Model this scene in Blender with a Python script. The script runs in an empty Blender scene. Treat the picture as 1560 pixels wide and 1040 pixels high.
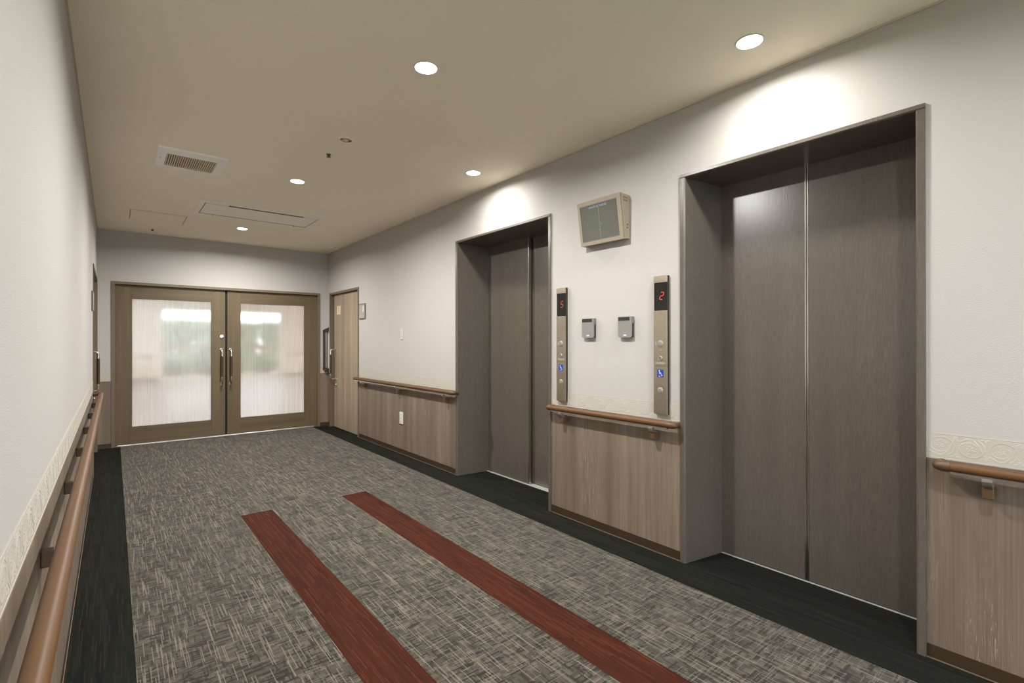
import bpy, bmesh, math, random
from mathutils import Vector, Matrix
random.seed(7)
S = bpy.context.scene
COL = S.collection
# ------------------------------------------------------------------ camera
cam = bpy.data.cameras.new('camera'); cam_o = bpy.data.objects.new('camera', cam); COL.objects.link(cam_o)
cam.sensor_width = 36.0; cam.lens = 36.0 * 754.138 / 1560.0; cam.clip_start = 0.01; cam.clip_end = 200
yaw, pitch, roll = 0.6784, 0.0016, -0.0008
Fv = Vector((math.sin(yaw)*math.cos(pitch), math.cos(yaw)*math.cos(pitch), math.sin(pitch)))
Rv = Vector((math.cos(yaw), -math.sin(yaw), 0)); Uv = Rv.cross(Fv)
R2 = Rv*math.cos(roll) + Uv*math.sin(roll); U2 = Uv*math.cos(roll) - Rv*math.sin(roll)
cam_o.matrix_world = Matrix(((R2.x, U2.x, -Fv.x, 0), (R2.y, U2.y, -Fv.y, 0), (R2.z, U2.z, -Fv.z, 1.25), (0, 0, 0, 1)))
S.camera = cam_o
# ------------------------------------------------------------------ world (overcast daylight, seen only through the hall window)
W = bpy.data.worlds.new('world'); S.world = W; W.use_nodes = True
bg = W.node_tree.nodes['Background']; bg.inputs[0].default_value = (0.86, 0.93, 1.0, 1); bg.inputs[1].default_value = 4.4
# ------------------------------------------------------------------ exposure
S.view_settings.view_transform = 'Standard'; S.view_settings.look = 'None'
S.view_settings.exposure = 0.56; S.view_settings.gamma = 1.0; S.view_settings.use_curve_mapping = False
LAMP_W = 36.0            # downlights along the middle of the corridor
WALL_LAMP_W = 8.8       # smaller downlights over the lift doors
LAMP_COL = (1.0, 0.98, 0.935)
HALL_W = 8.0

# ------------------------------------------------------------------ material helpers
def lin(c):
    return tuple(((v/255)/12.92 if v/255 <= 0.04045 else (((v/255)+0.055)/1.055)**2.4) for v in c) + (1,)
class NT:
    def __init__(s, name):
        s.m = bpy.data.materials.new(name); s.m.use_nodes = True; s.t = s.m.node_tree
        s.b = s.t.nodes['Principled BSDF']; s.out = s.t.nodes['Material Output']
    def n(s, typ, **kw):
        x = s.t.nodes.new(typ)
        for k, v in kw.items():
            if k.startswith('i_'): x.inputs[int(k[2:])].default_value = v
            else: setattr(x, k, v)
        return x
    def l(s, a, b): s.t.links.new(a, b)
    def coord(s, scale, rnd=True):
        g = s.n('ShaderNodeNewGeometry'); src = g.outputs['Position']
        if rnd:
            o = s.n('ShaderNodeObjectInfo')
            mul = s.n('ShaderNodeMath', operation='MULTIPLY', i_1=37.0); s.l(o.outputs['Random'], mul.inputs[0])
            ad = s.n('ShaderNodeVectorMath', operation='ADD'); s.l(src, ad.inputs[0]); s.l(mul.outputs[0], ad.inputs[1]); src = ad.outputs[0]
        mp = s.n('ShaderNodeVectorMath', operation='MULTIPLY'); mp.inputs[1].default_value = scale
        s.l(src, mp.inputs[0]); return mp.outputs[0]
    def noise(s, vec, scale=1.0, detail=2.0, rough=0.5):
        x = s.n('ShaderNodeTexNoise'); x.inputs['Scale'].default_value = scale; x.inputs['Detail'].default_value = detail
        x.inputs['Roughness'].default_value = rough; s.l(vec, x.inputs['Vector']); return x.outputs['Fac']
    def rng(s, v, a, b, c=0.0, d=1.0):
        x = s.n('ShaderNodeMapRange'); x.clamp = True
        for i, q in enumerate((a, b, c, d)): x.inputs[1+i].default_value = q
        s.l(v, x.inputs[0]); return x.outputs[0]
    def mix(s, f, a, b, mode='MIX'):
        x = s.n('ShaderNodeMix'); x.data_type = 'RGBA'; x.blend_type = mode
        for sock, q in ((x.inputs['Factor'], f), (x.inputs[6], a), (x.inputs[7], b)):
            if hasattr(q, 'links') or isinstance(q, bpy.types.NodeSocket): s.l(q, sock)
            else: sock.default_value = q
        return x.outputs[2]
    def bump(s, h, strength, dist):
        x = s.n('ShaderNodeBump'); x.inputs['Strength'].default_value = strength; x.inputs['Distance'].default_value = dist
        s.l(h, x.inputs['Height']); s.l(x.outputs[0], s.b.inputs['Normal'])
    def set(s, col=None, rough=None, metal=None, spec=None):
        if col is not None:
            if isinstance(col, bpy.types.NodeSocket): s.l(col, s.b.inputs['Base Color'])
            else: s.b.inputs['Base Color'].default_value = col
        if rough is not None: s.b.inputs['Roughness'].default_value = rough
        if metal is not None: s.b.inputs['Metallic'].default_value = metal
        if spec is not None: s.b.inputs['Specular IOR Level'].default_value = spec
        return s.m
def plain(name, rgb, rough=0.5, metal=0.0, var=0.06, spec=0.5):
    n = NT(name); v = n.noise(n.coord((40, 40, 40)), 1.0, 3)
    c = lin(rgb); lo = tuple(x*(1-var) for x in c[:3])+(1,); hi = tuple(min(1, x*(1+var)) for x in c[:3])+(1,)
    return n.set(n.mix(v, lo, hi), rough, metal, spec)
def glow(name, rgb, strength):
    n = NT(name); n.b.inputs['Base Color'].default_value = lin(rgb); n.b.inputs['Emission Color'].default_value = lin(rgb)
    n.b.inputs['Emission Strength'].default_value = strength; return n.m
def wall_paper(name, rgb, weave=700.0):
    n = NT(name); big = n.noise(n.coord((3, 3, 3), False), 1, 2); fine = n.noise(n.coord((weave, weave*0.6, weave*0.45), False), 1, 2)
    c = lin(rgb); a = tuple(x*0.97 for x in c[:3])+(1,); d = tuple(x*1.02 for x in c[:3])+(1,)
    n.bump(n.noise(n.coord((260, 130, 300), False), 1, 2), 0.4, 0.002)
    return n.set(n.mix(n.rng(fine, .35, .65), n.mix(big, a, d), d), 0.75, spec=0.25)
def wood(name, dark, light, axis='Z', wide=9.0, fine=190.0, con=1.0, rough=0.42, pore=None, spec=0.4, rnd=True, along_k=0.02, fk=.55):
    def sc(v, along): return tuple(along if 'XYZ'[i] == axis else v for i in range(3))
    n = NT(name)
    b = n.rng(n.noise(n.coord(sc(wide, wide*0.035), rnd), 1, 3, .55), .5-.2/con, .5+.2/con)
    m = n.rng(n.noise(n.coord(sc(wide*5, wide*0.12), rnd), 1, 2), .3, .7)
    f = n.rng(n.noise(n.coord(sc(fine, fine*along_k), rnd), 1, 2, .6), .28, .72)
    d, l = lin(dark), lin(light)
    c = n.mix(b, d, l); c = n.mix(n.rng(m, 0, 1, 0, .35), c, d)
    c = n.mix(n.rng(f, 0, 1, 0, fk), c, tuple(x*0.72 for x in d[:3])+(1,))
    if pore:
        w = n.coord(sc(26, 0.55), rnd); q = n.noise(w, 1, 4, .62)
        wv = n.n('ShaderNodeMath', operation='MULTIPLY', i_1=26.0); n.l(q, wv.inputs[0])
        fr = n.n('ShaderNodeMath', operation='FRACT'); n.l(wv.outputs[0], fr.inputs[0])
        dash = n.rng(n.noise(n.coord(sc(220, 5), rnd), 1, 1), .40, .56)
        area = n.rng(n.noise(n.coord(sc(5, 0.5), rnd), 1, 1), .5, .62)
        t = n.n('ShaderNodeMath', operation='MULTIPLY'); n.l(n.rng(fr.outputs[0], .80, .95), t.inputs[0]); n.l(dash, t.inputs[1])
        t2 = n.n('ShaderNodeMath', operation='MULTIPLY'); n.l(t.outputs[0], t2.inputs[0]); n.l(area, t2.inputs[1])
        t3 = n.n('ShaderNodeMath', operation='MULTIPLY', i_1=.75); n.l(t2.outputs[0], t3.inputs[0])
        c = n.mix(t3.outputs[0], c, lin(pore))
    n.bump(f, 0.08, 0.001)
    return n.set(c, rough, spec=spec)
def brushed(name, rgb, rough=0.32, axis='Z'):
    n = NT(name); s = tuple(8 if 'XYZ'[i] == axis else 500 for i in range(3)); v = n.noise(n.coord(s), 1, 2)
    c = lin(rgb); m = n.set(n.mix(v, tuple(x*.85 for x in c[:3])+(1,), c), rough, 1.0)
    n.l(n.rng(v, .2, .8, rough*.8, rough*1.3), n.b.inputs['Roughness']); return m
def cells(n, w, l, seed, along='Y'):
    """white noise per yarn cell: w wide, l long (metres), rows shifted at random so that ends do not line up."""
    g = n.n('ShaderNodeNewGeometry'); sp = n.n('ShaderNodeSeparateXYZ'); n.l(g.outputs['Position'], sp.inputs[0])
    a, b = (sp.outputs[0], sp.outputs[1]) if along == 'Y' else (sp.outputs[1], sp.outputs[0])
    def m(op, x, y=None):
        q = n.n('ShaderNodeMath', operation=op)
        for i, v in enumerate((x, y)):
            if v is None: continue
            if isinstance(v, bpy.types.NodeSocket): n.l(v, q.inputs[i])
            else: q.inputs[i].default_value = v
        return q.outputs[0]
    row = m('FLOOR', m('MULTIPLY', a, 1/w))
    w1 = n.n('ShaderNodeTexWhiteNoise'); w1.noise_dimensions = '1D'; n.l(m('ADD', row, seed*17.3), w1.inputs['W'])
    col = m('FLOOR', m('ADD', m('MULTIPLY', b, 1/l), m('MULTIPLY', w1.outputs['Value'], 9.0)))
    cv = n.n('ShaderNodeCombineXYZ'); n.l(row, cv.inputs[0]); n.l(col, cv.inputs[1]); cv.inputs[2].default_value = seed
    w2 = n.n('ShaderNodeTexWhiteNoise'); w2.noise_dimensions = '3D'; n.l(cv.outputs[0], w2.inputs['Vector'])
    return w2.outputs['Value']
def carpet_grey():
    n = NT('grey_woven_carpet')
    tuft = n.noise(n.coord((420, 420, 1), False), 1, 2, .7)
    base = n.mix(n.rng(tuft, .3, .7), lin((58, 53, 45)), lin((88, 81, 70)))
    c = n.mix(n.rng(cells(n, .0032, .035, 1), 0, 1, 0, .55), base, lin((56, 51, 43)))
    c = n.mix(n.rng(cells(n, .022, .026, 2), .76, .84, 0, .42), c, lin((44, 41, 34)))                 # darker woven squares
    c = n.mix(n.rng(cells(n, .018, .022, 7, 'X'), .72, .84, 0, .35), c, lin((114, 106, 94)))          # paler woven squares
    c = n.mix(n.rng(cells(n, .0058, .055, 3), .81, .85, 0, .8), c, lin((32, 29, 23)))                # dark dashes along the corridor
    c = n.mix(n.rng(cells(n, .0078, .062, 4, 'X'), .79, .83, 0, .9), c, lin((30, 27, 21)))           # dark dashes across
    c = n.mix(n.rng(cells(n, .0030, .12, 5), .86, .90, 0, .62), c, lin((138, 129, 115)))              # pale yarns along
    c = n.mix(n.rng(cells(n, .0030, .05, 6, 'X'), .90, .93, 0, .5), c, lin((128, 120, 107)))          # pale yarns across
    c = n.mix(n.rng(tuft, .25, .75, .25, 0), c, lin((40, 37, 31)))
    n.bump(tuft, 0.5, 0.004); n.b.inputs['Sheen Weight'].default_value = .17; n.b.inputs['Sheen Roughness'].default_value = .45
    return n.set(c, 0.95, spec=0.1)
def carpet_striped(name, cols, sp=1.0):
    n = NT(name); tuft = n.noise(n.coord((480, 260, 1)), 1, 2, .7); b = n.noise(n.coord((38*sp, 1.6, 1)), 1, 2)
    c = n.mix(n.rng(b, .35, .65), lin(cols[0]), lin(cols[1]))
    c = n.mix(n.rng(cells(n, .0045, .22, 11), 0, 1, 0, .6), c, lin(cols[0])); c = n.mix(n.rng(cells(n, .004, .16, 12), .80, .9, 0, .65), c, lin(cols[2]))
    c = n.mix(n.rng(cells(n, .012, .35, 13), .3, 1, 0, .45), c, lin(cols[1]))
    c = n.mix(n.rng(tuft, .3, .75, 0, .45), c, lin(cols[0]))
    n.bump(tuft, 0.5, 0.004)
    return n.set(c, 0.95, spec=0.1)
M = {}
M['wall'] = wall_paper('cream_vinyl_wallpaper', (183, 179, 175))
M['ceil'] = wall_paper('ceiling_wallpaper', (249, 241, 221))
M['border'] = wall_paper('cream_border_paper', (184, 178, 168), 500)
M['cornice'] = plain('cornice_plastic', (205, 194, 176), .5)
M['wains'] = wood('ash_wainscot_laminate', (110, 96, 83), (148, 132, 116), 'Z', 8, 170, 1.0, .5, pore=(196, 178, 156))
M['lift'] = wood('dark_grey_wood_film', (93, 86, 78), (109, 101, 91), 'Z', 14, 210, .7, .28, spec=.7, pore=None, along_k=.075, fk=.8)
M['door'] = wood('walnut_door_laminate', (94, 80, 58), (118, 101, 76), 'Z', 11, 200, .9, .45)
M['doorh'] = wood('walnut_door_rail_laminate', (94, 80, 58), (118, 101, 76), 'X', 16, 200, .9, .45)
M['sdoor'] = wood('ash_door_laminate', (146, 129, 110), (186, 168, 146), 'Z', 13, 150, 1.2, .45)
M['dframe'] = wood('door_frame_film', (112, 98, 77), (126, 111, 88), 'Z', 10, 200, .6, .45)
M['base'] = plain('dark_brown_vinyl_skirting', (58, 42, 26), .55)
M['pale'] = plain('pale_edge_strip', (116, 100, 80), .6)
M['rail'] = wood('brown_handrail_wood', (94, 64, 37), (110, 78, 48), 'Y', 14, 120, .6, .48, spec=.28)
M['alu'] = brushed('satin_aluminium', (205, 203, 200), .35, 'Y')
M['brown'] = plain('brown_plastic', (88, 64, 42), .45)
M['dkbrown'] = plain('dark_brown_grip', (66, 44, 32), .45)
M['steel'] = brushed('hairline_stainless', (196, 184, 166), .36, 'Y')
M['steelb'] = brushed('bright_stainless', (215, 212, 205), .2, 'Z')
M['steelk'] = plain('dark_panel_side', (52, 47, 38), .5)
M['black'] = plain('black_acrylic', (24, 27, 24), .18)
M['gap'] = plain('black_rubber_and_gap_shade', (14, 13, 10), .8)  # rubber on the meeting seal, painted shade in slots and door gaps
M['greyp'] = plain('silver_grey_plastic', (132, 130, 126), .4)
M['dgreyp'] = plain('dark_grey_plastic', (44, 44, 40), .35)
M['beige'] = plain('beige_painted_metal', (150, 139, 121), .45)
M['beiged'] = plain('beige_vent_slots', (120, 106, 88), .6)
M['screen'] = plain('grey_screen_glass', (98, 99, 90), .25)
M['scrtxt'] = glow('pale_blue_screen_print', (205, 212, 245), .42); M['scrtxt'].node_tree.nodes['Principled BSDF'].inputs['Base Color'].default_value = (.02, .02, .02, 1)
M['scrline'] = glow('dim_blue_screen_line', (190, 194, 220), .30); M['scrline'].node_tree.nodes['Principled BSDF'].inputs['Base Color'].default_value = (.02, .02, .02, 1)
M['white'] = plain('white_plastic', (222, 219, 212), .45)
M['swp'] = plain('ivory_switch_plastic', (198, 194, 186), .45)
M['sillm'] = plain('bright_sill_metal', (206, 204, 200), .4, .35)
M['warmw'] = plain('ivory_plastic', (248, 242, 228), .5)
M['ltgrey'] = plain('engraved_grey', (150, 140, 124), .5)
M['blue'] = plain('blue_symbol_plate', (36, 66, 158), .4)
M['symw'] = plain('white_symbol_print', (214, 220, 232), .5)
M['red'] = glow('red_display_segment', (235, 62, 46), .42)
M['red5'] = glow('dim_red_display_segment', (200, 70, 52), .2)
M['led'] = glow('violet_status_lamp', (150, 140, 255), 2.2)
M['lens'] = glow('lamp_lens', (255, 250, 240), 14)
M['vent'] = plain('vent_white', (252, 250, 246), .5)
M['slat'] = plain('vent_slat', (222, 208, 182), .6)
M['ventbk'] = plain('vent_dark_back', (96, 86, 66), .8)
M['clear'] = plain('clear_yellowish_lens', (196, 190, 150), .15)
M['signp'] = plain('sign_plate', (164, 156, 148), .35)
M['signf'] = plain('sign_frame_brown', (112, 96, 84), .4)
M['lit'] = plain('slit_pane_painted_light', (226, 208, 168), .35)  # light through the slit glass, painted as a pale opaque colour
M['cgrey'] = carpet_grey()
M['cdark'] = carpet_striped('charcoal_striped_carpet', ((21, 22, 18), (32, 33, 28), (46, 46, 40)))
M['cred'] = carpet_striped('rust_red_striped_carpet', ((52, 25, 18), (73, 36, 24), (98, 55, 34)))
M['slab'] = plain('floor_slab', (70, 66, 60), .9)
# hall and outdoors
M['hwall'] = wall_paper('hall_cream_wallpaper', (240, 229, 214))
M['hfloor'] = plain('hall_beige_floor', (166, 163, 162), .35)
M['hceil'] = wall_paper('hall_ceiling_paper', (238, 232, 224))
M['hrail'] = plain('hall_rail_wood', (168, 138, 110), .5)
M['hbase'] = plain('hall_skirting', (150, 120, 98), .6)
M['hlamp'] = glow('hall_lamp_diffuser', (255, 251, 246), 36)
M['ground'] = plain('garden_ground', (104, 110, 84), .9, var=.3)
def leafmat():
    n = NT('garden_leaves'); v = n.noise(n.coord((9, 9, 9)), 1, 3)
    c = n.mix(n.rng(v, .3, .7), lin((56, 84, 52)), lin((122, 150, 104)))
    return n.set(c, .6)
M['leaf'] = leafmat(); M['bark'] = plain('garden_bark', (96, 80, 64), .9, var=.3)
def frosted():
    n = NT('frosted_film_glass'); t = n.t
    st = n.noise(n.coord((120, 1, 1.2), False), 1, 2, .6)
    rf = n.n('ShaderNodeBsdfRefraction'); rf.inputs['Color'].default_value = (.97, .97, .97, 1); rf.inputs['IOR'].default_value = 1.45
    n.l(n.rng(st, .3, .7, .06, .11), rf.inputs['Roughness'])
    tr = n.n('ShaderNodeBsdfTranslucent'); tr.inputs['Color'].default_value = (.95, .94, .93, 1)
    gl = n.n('ShaderNodeBsdfGlossy'); gl.inputs['Roughness'].default_value = .12
    m1 = n.n('ShaderNodeMixShader'); n.l(n.rng(st, .3, .7, .26, .34), m1.inputs[0]); n.l(rf.outputs[0], m1.inputs[1]); n.l(tr.outputs[0], m1.inputs[2])
    m2 = n.n('ShaderNodeMixShader'); m2.inputs[0].default_value = .04; n.l(m1.outputs[0], m2.inputs[1]); n.l(gl.outputs[0], m2.inputs[2])
    n.l(m2.outputs[0], n.out.inputs['Surface']); return n.m
def window_glass():
    n = NT('clear_window_glass')
    tr = n.n('ShaderNodeBsdfTransparent'); gl = n.n('ShaderNodeBsdfGlossy'); gl.inputs['Roughness'].default_value = .02
    m = n.n('ShaderNodeMixShader'); m.inputs[0].default_value = .05; n.l(tr.outputs[0], m.inputs[1]); n.l(gl.outputs[0], m.inputs[2])
    n.l(m.outputs[0], n.out.inputs['Surface']); return n.m
M['frost'] = frosted(); M['pane'] = window_glass()

# ------------------------------------------------------------------ mesh helpers (world coordinates)
def B(): return bmesh.new()
def box(bm, x0, x1, y0, y1, z0, z1, bev=0.0, seg=1):
    vs = [bm.verts.new((x, y, z)) for x in (x0, x1) for y in (y0, y1) for z in (z0, z1)]
    fs = [bm.faces.new([vs[i] for i in q]) for q in ((0, 1, 3, 2), (4, 6, 7, 5), (0, 4, 5, 1), (2, 3, 7, 6), (0, 2, 6, 4), (1, 5, 7, 3))]
    if bev:
        es = list({e for f in fs for e in f.edges})
        bmesh.ops.bevel(bm, geom=es, offset=bev, segments=seg, affect='EDGES', profile=.5)
    return bm
def bbox(*a, **k): return box(B(), *a, **k)
def prism(bm, poly, axis, a, b):
    """poly: 2D points in the two other axes (cyclic order kept), extruded from a to b along axis."""
    def P(u, v, w): return {'X': (w, u, v), 'Y': (u, w, v), 'Z': (u, v, w)}[axis]
    lo = [bm.verts.new(P(u, v, a)) for u, v in poly]; hi = [bm.verts.new(P(u, v, b)) for u, v in poly]
    n = len(poly); bm.faces.new(lo[::-1]); bm.faces.new(hi)
    for i in range(n): bm.faces.new((lo[i], lo[(i+1) % n], hi[(i+1) % n], hi[i]))
    bmesh.ops.recalc_face_normals(bm, faces=bm.faces[:]); return bm
def cyl(bm, c, axis, r0, r1, a, b, seg=24):
    """frustum around point c (2 coordinates across the axis), radius r0 at a and r1 at b."""
    def P(u, v, w): return {'X': (w, u, v), 'Y': (u, w, v), 'Z': (u, v, w)}[axis]
    ring = lambda r, w: [bm.verts.new(P(c[0]+r*math.cos(2*math.pi*i/seg), c[1]+r*math.sin(2*math.pi*i/seg), w)) for i in range(seg)]
    lo, hi = ring(r0, a), ring(r1, b); bm.faces.new(lo[::-1]); bm.faces.new(hi)
    for i in range(seg): bm.faces.new((lo[i], lo[(i+1) % seg], hi[(i+1) % seg], hi[i]))
    bmesh.ops.recalc_face_normals(bm, faces=bm.faces[:]); return bm
def lathe(bm, c, prof, seg=32, axis='Z'):
    """closed profile of (radius, height) pairs turned around the vertical (or given) axis."""
    def P(u, v, w): return {'X': (w, u, v), 'Y': (u, w, v), 'Z': (u, v, w)}[axis]
    rows = [[bm.verts.new(P(c[0]+r*math.cos(2*math.pi*i/seg), c[1]+r*math.sin(2*math.pi*i/seg), z)) for i in range(seg)] for r, z in prof]
    k = len(rows)
    for j in range(k):
        A, D = rows[j], rows[(j+1) % k]
        for i in range(seg): bm.faces.new((A[i], A[(i+1) % seg], D[(i+1) % seg], D[i]))
    bmesh.ops.recalc_face_normals(bm, faces=bm.faces[:]); return bm
def tube(bm, pts, r, seg=12, rx=None, caps=True, fix=True):
    """round tube along pts; r number or list; rx = squash factor across X."""
    pts = [Vector(p) for p in pts]; n = len(pts); rows = []; ref = None
    for i, p in enumerate(pts):
        t = (pts[min(i+1, n-1)] - pts[max(i-1, 0)]).normalized()
        if ref is None:
            ref = Vector((0, 0, 1)) if abs(t.z) < .9 else Vector((1, 0, 0))
        u = (ref - t*ref.dot(t)).normalized(); ref = u; v = t.cross(u)
        rr = r[i] if isinstance(r, (list, tuple)) else r
        row = []
        for k in range(seg):
            d = u*math.cos(2*math.pi*k/seg)*rr + v*math.sin(2*math.pi*k/seg)*rr
            if rx is not None: d.x *= rx
            row.append(bm.verts.new(p+d))
        rows.append(row)
    for a, b in zip(rows, rows[1:]):
        for k in range(seg): bm.faces.new((a[k], a[(k+1) % seg], b[(k+1) % seg], b[k]))
    if caps: bm.faces.new(rows[0][::-1]); bm.faces.new(rows[-1])
    if fix: bmesh.ops.recalc_face_normals(bm, faces=bm.faces[:])
    return bm
ORG = {}
def base_of(bm):
    xs = [v.co for v in bm.verts]
    lo = Vector([min(c[i] for c in xs) for i in range(3)]); hi = Vector([max(c[i] for c in xs) for i in range(3)])
    return Vector(((lo.x+hi.x)/2, (lo.y+hi.y)/2, lo.z))
def obj(name, bm, mat, parent=None, smooth=False, **tags):
    org = ORG[parent.name] if parent else base_of(bm)
    bmesh.ops.translate(bm, verts=bm.verts, vec=-org)
    me = bpy.data.meshes.new(name); bm.to_mesh(me); bm.free(); me.materials.append(M[mat])
    if smooth:
        for p in me.polygons: p.use_smooth = True
        try: me.set_sharp_from_angle(angle=math.radians(40))
        except Exception: pass
    o = bpy.data.objects.new(name, me); COL.objects.link(o)
    if parent: o.parent = parent
    else: o.location = org
    ORG[o.name] = org
    for k, v in tags.items(): o[k] = v
    return o
def thing(name, loc, **tags):
    o = bpy.data.objects.new(name, None); COL.objects.link(o); o.location = loc; ORG[o.name] = Vector(loc); o.empty_display_size = .05
    for k, v in tags.items(): o[k] = v
    return o
def text_bm(body, size, origin, right, up, depth=.0006):
    cu = bpy.data.curves.new('t', 'FONT'); cu.body = body; cu.size = size; cu.extrude = depth; cu.align_x = 'CENTER'; cu.align_y = 'CENTER'; cu.resolution_u = 3
    to = bpy.data.objects.new('t', cu); COL.objects.link(to); bpy.context.view_layer.update()
    me = bpy.data.meshes.new_from_object(to.evaluated_get(bpy.context.evaluated_depsgraph_get()))
    bm = B(); bm.from_mesh(me); r = Vector(right).normalized(); u = Vector(up).normalized(); n = r.cross(u); o = Vector(origin)
    for v in bm.verts: v.co = o + r*v.co.x + u*v.co.y + n*v.co.z
    bpy.data.objects.remove(to); bpy.data.curves.remove(cu); bpy.data.meshes.remove(me); return bm
ST = 'structure'

# ------------------------------------------------------------------ dimensions (metres, camera at x=0,y=0,z=1.25)
XR, XL, YF, YB, HC = 2.523, -0.146, 7.553, -1.5, 2.586
XF = 2.513                       # front of the lift frames
E1 = (0.500, 1.594); E2 = (2.665, 3.967); HE = 2.201
SD = (6.342, 7.464); DD = (-0.016, 2.406); HD = 1.982; LD = (6.0, 7.42)
WZ, BZ = 0.792, 0.896            # top of wainscot, top of border paper
# ------------------------------------------------------------------ shell
bm = B()
box(bm, XL-.6, 3.2, YB-.2, YF+.2, -.15, -.008)
floor = obj('floor', bm, 'slab', kind=ST)
# carpet tiles: columns across, rows along the corridor
bl, a0, a1, b0, b1, br = .069, .717, .927, 1.451, 1.656, 2.299
YS = 4.012; g = .0002
def tile(name, mat, x0, x1, y0, y1): return obj(name, bbox(x0+g, x1-g, y0+g, y1-g, -.008, 0), mat, floor)
def run(name, mat, x0, x1, y0, y1, step, off=0.0):
    y = y1 - off if off else y1
    if off: tile(name, mat, x0, x1, y, y1)
    while y > y0 + .01:
        ny = max(y0, y-step); tile(name, mat, x0, x1, ny, y); y = ny
YE = 7.57
for (x0, x1) in ((bl, a0), (a1, b0), (b1, br)): run('carpet_tile', 'cgrey', x0, x1, YB, YE, .62)
for (x0, x1) in ((a0, a1), (b0, b1)):
    run('carpet_tile', 'cgrey', x0, x1, YS, YE, .9); run('red_carpet_plank', 'cred', x0, x1, YB, YS, .84)
run('dark_carpet_plank', 'cdark', XL, bl, YB, YE, .84, .3); run('dark_carpet_plank', 'cdark', br, XR, YB, YE, .84, .5)
for (y0, y1), xd in ((E1, 2.815), (E2, 2.826)): run('dark_carpet_plank', 'cdark', XR, xd, y0+.0, y1, .66)
run('dark_carpet_plank', 'cdark', XR, 2.6, SD[0], SD[1], .7); run('dark_carpet_plank', 'cdark', XL-.1, XL, LD[0], LD[1], .8)
ceiling = obj('ceiling', bbox(XL-.3, 3.2, YB-.2, YF+.2, HC, HC+.12), 'ceil', kind=ST)
bm = B()                                                            # right wall with three openings
for a, b in ((YB, E1[0]), (E1[1], E2[0]), (E2[1], SD[0]), (SD[1], YF+.2)): box(bm, XR, 2.95, a, b, -.008, HC)
for (a, b), h in ((E1, HE), (E2, HE), (SD, HD)): box(bm, XR, 2.95, a, b, h, HC)
box(bm, 2.95, 3.1, YB, YF+.2, -.008, HC)
obj('wall_right', bm, 'wall', kind=ST)
bm = B(); box(bm, XL-.3, XL, YB, LD[0], -.008, HC); box(bm, XL-.3, XL, LD[1], YF+.2, -.008, HC); box(bm, XL-.3, XL, LD[0], LD[1], HD, HC); box(bm, XL-.5, XL-.3, YB, YF+.2, -.008, HC)
obj('wall_left', bm, 'wall', kind=ST)
bm = B(); box(bm, XL, DD[0], YF, YF+.2, -.008, HC); box(bm, DD[1], XR, YF, YF+.2, -.008, HC); box(bm, DD[0], DD[1], YF, YF+.2, HD, HC)
obj('wall_far', bm, 'wall', kind=ST)
bm = B(); vx0, vx1, vz0, vz1 = XL+.12, XR-.12, .12, 2.42           # added glazed end wall behind the viewer, its daylight lifts the ceiling
box(bm, XL-.5, vx0, YB-.15, YB, -.008, HC); box(bm, vx1, 3.1, YB-.15, YB, -.008, HC); box(bm, vx0, vx1, YB-.15, YB, -.008, vz0); box(bm, vx0, vx1, YB-.15, YB, vz1, HC)
obj('wall_back', bm, 'wall', kind=ST)
w2 = thing('added_window_2', ((vx0+vx1)/2, YB, vz0), kind=ST)
bm = B()
for q in ((vx0, vx0+.05, vz0, vz1), (vx1-.05, vx1, vz0, vz1)): box(bm, q[0], q[1], YB-.12, YB-.05, q[2], q[3])
for z in (vz0, vz1-.05): box(bm, vx0+.05, vx1-.05, YB-.12, YB-.05, z, z+.05)
obj('window_frame', bm, 'white', w2)
for i in (1, 2): xx = vx0+(vx1-vx0)*i/3; obj('mullion', bbox(xx-.025, xx+.025, YB-.11, YB-.06, vz0+.05, vz1-.05), 'white', w2)
for i in range(3):
    xa = vx0+.05+(vx1-vx0-.1)*i/3; obj('pane', bbox(xa, xa+(vx1-vx0-.1)/3, YB-.088, YB-.082, vz0+.05, vz1-.05), 'pane', w2)
# slim cornice at the ceiling
for nm, x0, x1 in (('trim_1', XR-.008, XR), ('trim_2', XL, XL+.008)):
    bm = B(); box(bm, x0, x1, YB, YF, HC-.009, HC); obj(nm, bm, 'cornice', kind=ST)
    
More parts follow.
